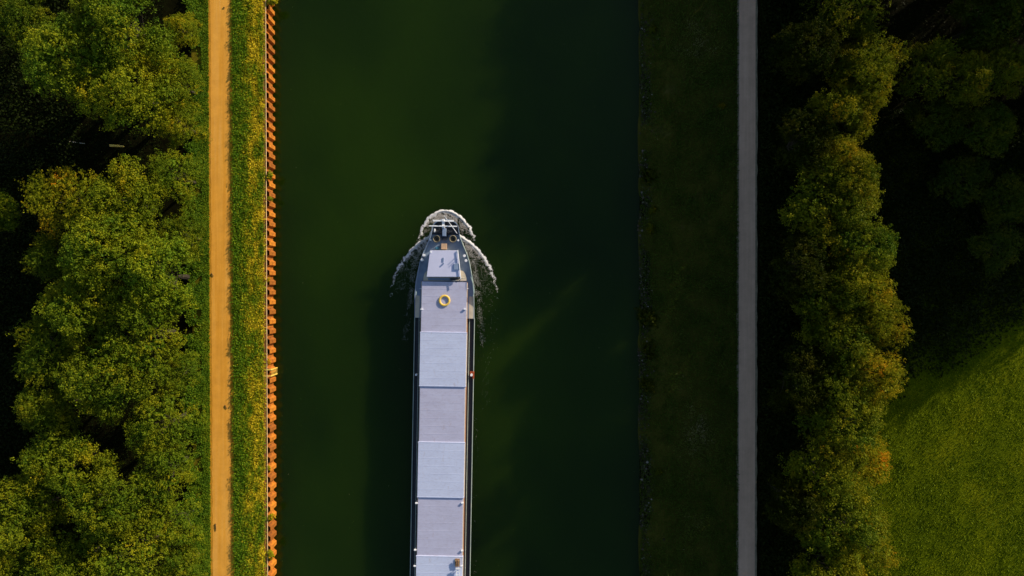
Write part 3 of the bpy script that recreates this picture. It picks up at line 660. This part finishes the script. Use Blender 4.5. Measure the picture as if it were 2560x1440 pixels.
# hold coaming
HZ = 3.0
mb = MB(); v0 = vy(703.5, HZ); mb.box(-3.14, 3.14, AFT, v0-.05, DK_S-.1, 2.72); mb.build('coaming', COAM, ship)
for side in (1,-1):
    mb = MB(); mb.tube([(side*3.42, v, 2.15) for v in (v0-2, -20, AFT)], .04, 6)
    for k in range(22): mb.tube([(side*3.42, -3.5-2.4*k, DK_S),(side*3.42, -3.5-2.4*k, 2.15)], .03, 5)
    mb.build('handrail', RAILM, ship)
# hatch covers
HY = [704, 831, 966, 1106, 1244, 1391, 1535, 1680]
hc = 1
for i in range(len(HY)-1):
    hi = i % 2 == 1; zt = 3.10 if hi else 2.98
    a_, b_ = vy(HY[i], zt), vy(HY[i+1], zt); W = 3.10 if hi else 3.02
    mb = MB(); mb.box(-W, W, b_+.02, a_-.02, 2.66, zt)
    nrib = 7
    for k in range(nrib+1):
        y_ = b_+.06+(a_-b_-.12)*k/nrib; mb.box(-W+.05, W-.05, y_-.03, y_+.03, zt-.01, zt+.010)
    if hi: mb.box(-W-.06, W+.06, a_-.10, a_+.03, 2.7, zt+.014); mb.box(-W-.06, W+.06, b_-.03, b_+.10, 2.7, zt+.014)
    o = mb.build('hatch_cover', HB if hi else HA, ship, bevel=.015)
    for side in (1,-1):
        mb = MB(); x_ = side*(W+.10); mb.box(min(x_,side*(W-.02)), max(x_,side*(W-.02)), b_+.12, a_-.12, 2.68, 2.80); mb.build('cover_flange', CREAM, o)
# side brackets and lamps
for k, (px, py) in enumerate([(1041,1258),(1156,1258),(1038,1375),(1155,1377),(1037,1415),(1154,1415),(1054,773),(1162,773)]):
    x_, y_, _ = S(px, py, 3.1); mb = MB(); mb.box(x_-.15, x_+.15, y_-.08, y_+.08, 2.9, 3.18); mb.tube([(x_,y_,2.9),(x_*1.03,y_,2.1)], .04, 5); mb.build('bracket', WHITE, ship)
for px in (1052.5, 1168):
    x_, y_, _ = S(px, 721.5, 2.9); mb = MB(); mb.box(x_-.22, x_+.22, y_-.03, y_+.03, 2.75, 2.82); mb.build('bracket', WHITE, ship)
x_, y_, _ = S(1179.5, 938, 2.6); mb = MB(); mb.box(x_-.3, x_+.28, y_-.32, y_+.42, 1.55, 1.9); mb.box(x_+.1, x_+.28, y_-.5, y_+.3, 1.6, 2.4); o = mb.build('side_light_box', REDP, ship)
mb = MB(); mb.cyl((x_-.05, y_), .17, 1.9, 2.55, 12); mb.build('lamp', WHITE, o)
x_, y_, _ = S(1038, 937, 2.4); mb = MB(); mb.cyl((x_+.12, y_), .15, 1.55, 2.4, 12); mb.build('side_lamp', WHITE, ship)
# forward cabin with flat roof
q = [S(1075,626,3.5), S(1144,626,3.5), S(1152,692,3.5), S(1066.5,692,3.5)]; roof = [(a,b) for a,b,_ in q]
cx_ = sum(a for a,b in roof)/4; cy_ = sum(b for a,b in roof)/4
mb = MB(); mb.prism([(cx_+(a-cx_)*.95, cy_+(b-cy_)*.95) for a,b in roof][::-1], DK_F, 3.40); cab = mb.build('cabin', CREAM, ship)
mb = MB(); mb.prism(roof[::-1], 3.40, 3.52); mb.build('roof', ROOFM, cab, bevel=.03)
mb = MB(); mb.tube([(roof[1][0]+.02, roof[1][1]+.05, 3.66),(roof[2][0]+.02, roof[2][1]-.3, 3.66)], .06, 6); mb.build('roof_rail', WHITE, cab)
for px, py in ((1077,630),(1142,630)):
    x_, y_, _ = S(px, py, 3.6); mb = MB(); mb.cyl((x_, y_), .12, 3.52, 3.64, 10); mb.build('roof_vent', WHITE, cab)
x_, y_, _ = S(1141.5, 666.5, 3.9); mb = MB(); mb.box(x_-.40, x_+.40, y_-.42, y_+.42, 3.52, 3.66); mb.build('roof_locker', STEELB, cab, bevel=.03)
x_, y_, _ = S(1108, 652, 3.6); mb = MB(); mb.box(x_-.09, x_+.09, y_-.1, y_+.42, 3.52, 3.60); mb.cyl((x_+.05, y_-.35), .10, 3.52, 3.72, 8); mb.build('roof_fitting', STEELB, cab)
for px, py in ((1141,642),(1143,648)):
    x_, y_, _ = S(px, py, 3.8); mb = MB(); mb.tube([(x_, y_, 3.5),(x_, y_, 3.98)], .05, 8); mb.build('post', STEELB, cab)
# curved coaming front around the cabin
pts = []
for k in range(9):
    a = math.pi/2*k/8; x_, y_, _ = S(1064+0, 0, 2.6), 0, 0
    pts.append((S(1152+14*math.sin(a), 702-26*math.cos(a), 2.8)[:2]))
ptl = [(S(1067-9*math.sin(math.pi/2*k/8), 702-24*math.cos(math.pi/2*k/8), 2.8)[:2]) for k in range(9)]
poly = [p for p in pts]+[p for p in reversed(ptl)]
mb = MB(); mb.prism(poly[::-1], DK_F, 2.68); mb.build('hold_front_step', CREAM, ship)
mb = MB(); a_ = S(1070,694,2.72); b_ = S(1150,701.5,2.72); mb.box(a_[0], b_[0], b_[1], a_[1], 2.67, 2.74); mb.build('step_cover', SLATE, ship)
mb = MB(); mb.tube([S(1125,697,2.9), S(1137,698,2.95), S(1149,697,2.9)], .10, 6); mb.tube([S(1127,700,2.9), S(1145,700,3.0), S(1156,695,3.1)], .05, 6)
mb.tube([S(1149,688,3.1), S(1150,700,2.8)], .08, 6); mb.build('pipework', BLACK, ship)
mb = MB(); mb.tube([S(1131,702,2.9), S(1146,701,3.05), S(1154,695,3.05), S(1161,694,3.0)], .07, 6); mb.build('hose', CREAM, ship)
# wooden box, blue tarp
x_, y_, _ = S(1110, 616, 2.9); mb = MB(); mb.box(x_-.38, x_+.38, y_-.38, y_+.38, DK_F, 2.92); mb.build('deck_box', WOODT, ship, bevel=.02)
x_, y_, _ = S(1094, 620.5, 2.6); mb = MB(); mb.prism([(x_-.3,y_-.15),(x_+.1,y_-.2),(x_+.32,y_+.02),(x_+.05,y_+.2),(x_-.28,y_+.15)], DK_F, 2.7); mb.build('tarp_bundle', BLUET, ship, bevel=.06)
# rope bins
for px, py in ((1091,597),(1132,597)):
    x_, y_, _ = S(px, py, 2.9)
    mb = MB(); mb.cyl((x_, y_), .36, DK_F, 2.5, 20); o = mb.build('rope_drum', BLACK, ship)
    mb = MB(); mb.ring((x_, y_, 2.72), .43, .085, 28, 8, 1.6); mb.ring((x_, y_, 2.9), .43, .05); mb.build('rim', ROPE, o, smooth=True)
    mb = MB(); mb.ring((x_+.03, y_, 2.58), .22, .06); mb.tube([(x_-.2,y_+.1,2.6),(x_+.1,y_+.25,2.66),(x_+.3,y_-.1,2.62)], .04, 5); mb.build('mooring_rope', ROPE, o, smooth=True)
# windlass and chain gear
x_, y_, _ = S(1110.5, 581, 3.0)
mb = MB(); mb.box(x_-.26, x_+.26, y_-.5, y_+.55, 2.55, 3.05); wl = mb.build('windlass', STEELB, ship, bevel=.04)
for s_ in (-1, 1):
    mb = MB(); mb.tube([(x_+s_*.3, y_+.1, 2.75),(x_+s_*1.05, y_+.1, 2.75)], .16, 12); mb.tube([(x_+s_*.55, y_+.1, 2.75),(x_+s_*.62, y_+.1, 2.75)], .30, 14); mb.tube([(x_+s_*.98, y_+.1, 2.75),(x_+s_*1.05, y_+.1, 2.75)], .26, 14); mb.build('drum', BLACK, wl)
    mb = MB(); mb.box(x_+s_*.42-.08, x_+s_*.42+.08, y_-.75, y_+.95, DK_F, 2.6); mb.tube([(x_+s_*.8,y_+.2,2.6),(x_+s_*.6,y_+1.0,2.5),(x_+s_*.4,y_+1.4,2.9)], .07, 6); mb.build('chain', BLACK, wl)
    mb = MB(); mb.box(x_+s_*1.32-.10, x_+s_*1.32+.10, y_+.0, y_+.5, DK_F, 2.75); mb.build('fairlead', WHITE if s_ < 0 else BLACK, ship, bevel=.03)
mb = MB(); mb.box(x_-.35, x_+.35, y_-1.0, y_-.62, DK_F, 2.62); mb.build('gear_box', BLACK, ship, bevel=.03)
mb = MB(); r2 = outline(ST[0][0], (738-588)*KH, .12); mb.prism([(x,v) for x,v in r2]+[(-x,v) for x,v in reversed(r2[1:])], DK_F+.002, DK_F+.02); mb.build('bow_deck_plate', BLACK, ship)
# bow mast: two white cross bars on a central frame, plus raked jackstaff
zm = 4.2; a_, b_ = S(1082,551.5,zm), S(1134,551.5,zm); c_, d_ = S(1073,565,zm-.2), S(1143,565,zm-.2); e_ = S(1108,551,zm); f_ = S(1108,568,zm-.2)
mb = MB(); mb.box(e_[0]-.17, e_[0]+.17, f_[1]-.1, e_[1]+.2, zm-.35, zm-.13); mb.box(e_[0]-.10, e_[0]+.10, f_[1]-.02, f_[1]+.18, DK_F, zm-.35); ma = mb.build('bow_mast', WHITE, ship, bevel=.02)
mb = MB(); mb.box(a_[0], b_[0], a_[1]-.11, a_[1]+.11, zm-.13, zm+.02); mb.build('crossbar', WHITE, ma, bevel=.02)
mb = MB(); mb.box(c_[0], d_[0], c_[1]-.08, c_[1]+.08, zm-.12, zm-.02+.02); mb.build('crossbar', WHITE, ma, bevel=.02)
mb = MB(); mb.cyl((e_[0], e_[1]), .16, zm+.02, zm+.25, 12); mb.build('mast_lamp', WHITE, ma)
mb = MB(); mb.tube([S(1143,584,2.7), S(1111,540,5.6)], [.055,.035], 6); mb.build('jackstaff', WHITE, ship)
# bollards
for px, py, r_ in [(1058.5,638,.19),(1054.5,650,.19),(1161,639.5,.19),(1165,651.5,.19),(1074,599.5,.12),(1145.5,601,.13)]:
    x_, y_, _ = S(px, py, 3.0); x_ = math.copysign(min(abs(x_), hw(y_)-.26), x_)
    mb = MB(); mb.cyl((x_, y_), r_*.75, DK_F, 2.95, 14); mb.cyl((x_, y_), r_, 2.95, 3.12, 14); mb.build('bollard', WHITE, ship, bevel=.02)
# side curved rail right, hoops
mb = MB(); mb.tube([S(1176.5,692,3.2), S(1181,703,3.3), S(1185,718,3.3), S(1186,730,3.2), S(1182.5,741,3.1)], .045, 6); mb.build('guard_rail', RAILM, ship)
mb = MB(); mb.tube([S(1041,728,3.1), S(1040,738,3.1)], .05, 6); mb.build('guard_rail', RAILM, ship)
# small things riding on the covers
X_ = S(1111, 751.5, 3.2); mb = MB(); mb.ring((0,0,.08), .64, .145, 36, 10, .5); o = mb.build('ring_float', YRING, smooth=True)
wp = P(1111, 751.5, 3.17); o.location = (wp[0], wp[1], 3.01); tag(o, 'yellow ring shaped float lying on the foremost hatch cover', 'ring float')
wp = P(1143.5, 1407, 3.3); e_ = empty('cargo_bundle', (wp[0], wp[1], 3.13), ANG); tag(e_, 'brown wooden bundle on the hatch cover at the bottom edge', 'bundle')
mb = MB(); mb.box(-.32, .30, -.55, .5, 0, .10); mb.build('base_board', BROWN, e_, bevel=.02)
rr_ = random.Random(4)
for k in range(5):
    mb = MB(); x_ = -.24+.12*k; mb.tube([(x_, -.5+rr_.uniform(0,.15), .2),(x_+rr_.uniform(-.06,.06), .45-rr_.uniform(0,.2), .22+rr_.uniform(0,.1))], .08, 6); mb.build('plank', BROWN if k % 2 else ROPE, e_)
wp = P(1145, 1431, 3.5); e_ = empty('folding_ladder', (wp[0], wp[1], 3.13), ANG); tag(e_, 'white folding ladder frame below the brown bundle at the bottom edge', 'ladder')
for s_ in (-.2, .2):
    mb = MB(); mb.box(s_-.05, s_+.05, -1.3, .55, .28, .38); mb.build('side_rail', WHITE, e_)
    mb = MB(); mb.tube([(s_, .4, 0),(s_, .4, .28)], .05, 6); mb.tube([(s_, -.9, 0),(s_, -.9, .28)], .05, 6); mb.build('leg', WHITE, e_)
mb = MB(); mb.box(-.32, .32, .42, .62, .38, .44); mb.build('top_bar', WHITE, e_)
for k in range(3):
    mb = MB(); mb.box(-.2, .2, .05-.45*k, .13-.45*k, .30, .36); mb.build('rung', WHITE, e_)

# ------------------------------------------------------------------ bow wave and foam
rng = np.random.default_rng(77)
def spline(pts, n=140):
    p = np.array([P(*q, .15)[:2] for q in pts]); m = len(p); t = np.linspace(0, m-1.001, n); i = t.astype(int); f = (t-i)[:,None]
    g = lambda j: p[np.clip(j, 0, m-1)]
    a, b, c, e = g(i-1), g(i), g(i+1), g(i+2)
    return .5*((2*b)+(c-a)*f+(2*a-5*b+4*c-e)*f*f+(3*b-a-3*c+e)*f**3)
CRS = {'cap': [(1047,606),(1050,588),(1057,568),(1068,549),(1085,534),(1108,526),(1130,529),(1150,541),(1166,558),(1177,575),(1184,594),(1186,606)],
       'right': [(1140,580),(1150,589),(1168,601),(1188,617),(1206,638),(1221,662),(1232,688),(1240,715),(1244,745)],
       'left': [(1080,580),(1072,592),(1054,603),(1036,618),(1018,638),(1002,660),(990,684),(981,710),(977,740)]}
inner = np.array(P(1111, 690, 0)[:2])
Vf = []; Tf = []
for nm, pts in CRS.items():
    sp = spline(pts); tan = np.gradient(sp, axis=0); tan /= np.linalg.norm(tan, axis=1, keepdims=True)
    nr = np.stack([-tan[:,1], tan[:,0]], 1); sgn = np.sign(((inner-sp)*nr).sum(1)); nr *= sgn[:,None]
    u = np.linspace(0, 1, len(sp))
    str_ = (np.sin(np.pi*u)**1.5 if nm == 'cap' else np.clip(1.1-1.1*u, 0, 1)**1.4)
    # raised ridge of churned water
    vs = []; fs = []; prof_ = [(-.22,-.04),(-.08,.07),(.05,.17),(.25,.10),(.8,.05),(1.5,-.04)]
    for i in range(0, len(sp), 3):
        for dd, hh_ in prof_:
            q = sp[i]+nr[i]*dd*(.2+.8*str_[i]); vs.append((q[0], q[1], hh_*(.02+.98*str_[i])-.01))
    m = len(prof_); rows = len(vs)//m
    for i in range(rows-1):
        for j in range(m-1): fs.append((i*m+j, i*m+j+1, (i+1)*m+j+1, (i+1)*m+j))
    mb = MB(); mb.add(vs, fs); o = mb.build('bow_wave', WAVE, smooth=True)
    tag(o, {'cap':'churned rounded wave crest ahead of the barge bow','right':'churned wave crest curving off the right side of the bow','left':'churned wave crest curving off the left side of the bow'}[nm], 'wave', kind='stuff')
    # flakes: dense white crest and speckled inner side
    for (cnt, lo, sc_, sz, tb, zb) in ((15000, -.06, .085, (.04,.11), 1.0, .24), (9000, .10, .42, (.025,.06), .35, .12), (7000, .3, .9, (.02,.045), .30, .06)):
        i = rng.choice(len(sp), cnt, p=(str_**1.9+.002)/(str_**1.9+.002).sum())
        wob = .10*np.sin(i*.9)+.10*np.sin(i*.37+2)+.16*(fbm(i*.31, i*0+4)-.5)
        dd = lo+np.abs(rng.normal(0, 1, cnt))*sc_*(.75+.75*str_[i])+wob*.8+rng.normal(0, .10, cnt)*(1-str_[i])
        q = sp[i]+nr[i]*dd[:,None]+tan[i]*rng.normal(0, .08, (cnt,1))
        keep = fbm(q[:,0]*3.5, q[:,1]*3.5, 3) > (.20 if tb > .8 else .40)+.26*(1-str_[i])+rng.normal(0, .08, len(q)); q = q[keep]; c = len(q)
        pz = np.interp(dd[keep], [d_ for d_, _ in prof_], [h_ for _, h_ in prof_]); zz = np.maximum(pz, 0)*str_[i][keep]+.03+rng.uniform(0, .02, c)
        Nn = rng.normal(size=(c,3))*.16+np.array([.30,.27,0])*(1.0 if tb > .9 else .2); Nn[:,2] += 1
        Vf.append(leaf_quads(rng, np.concatenate([q, zz[:,None]], 1), Nn, rng.uniform(sz[0], sz[1], c), .9)); Tf.append(clamp01(tb+rng.normal(0, .15, c)))
# wake streaks along both sides
for pts, cnt, wd in (([(1165,600),(1180,640),(1190,690),(1197,750),(1202,810),(1207,860)], 3200, .16), ([(1150,600),(1170,640),(1184,700),(1190,740)], 1600, .18), ([(1060,612),(1040,650),(1030,700),(1026,750),(1018,800),(1012,850)], 2600, .16),
                     ([(1200,640),(1212,680),(1222,730),(1230,800),(1215,900),(1216,1000)], 420, .4), ([(1190,1040),(1192,1120),(1186,1250),(1188,1380),(1186,1440)], 70, .12), ([(1150,592),(1172,640),(1186,700),(1205,720)], 1500, .5), ([(1070,600),(1045,640),(1020,690),(1000,720)], 1300, .45)):
    sp = spline(pts, 200); i = (rng.random(cnt)**1.5*199).astype(int); q = sp[i]+rng.normal(0, wd*1.35, (cnt,2)); keep = fbm(q[:,0]*2.4, q[:,1]*1.7, 3) > .46+rng.normal(0, .09, cnt)
    q = q[keep]; c = len(q); Nn = rng.normal(size=(c,3))*.3; Nn[:,2] += 1
    Vf.append(leaf_quads(rng, np.concatenate([q, np.full((c,1), .03)+.03*rng.random((c,1))], 1), Nn, rng.uniform(.02,.055,c), .9)); Tf.append(clamp01(.45+rng.normal(0,.2,c)))
o = link('foam', quads_mesh('foam', np.concatenate(Vf), np.concatenate(Tf)), FOAM); tag(o, 'white foam on the bow wave and along both sides of the barge', 'foam', kind='stuff')
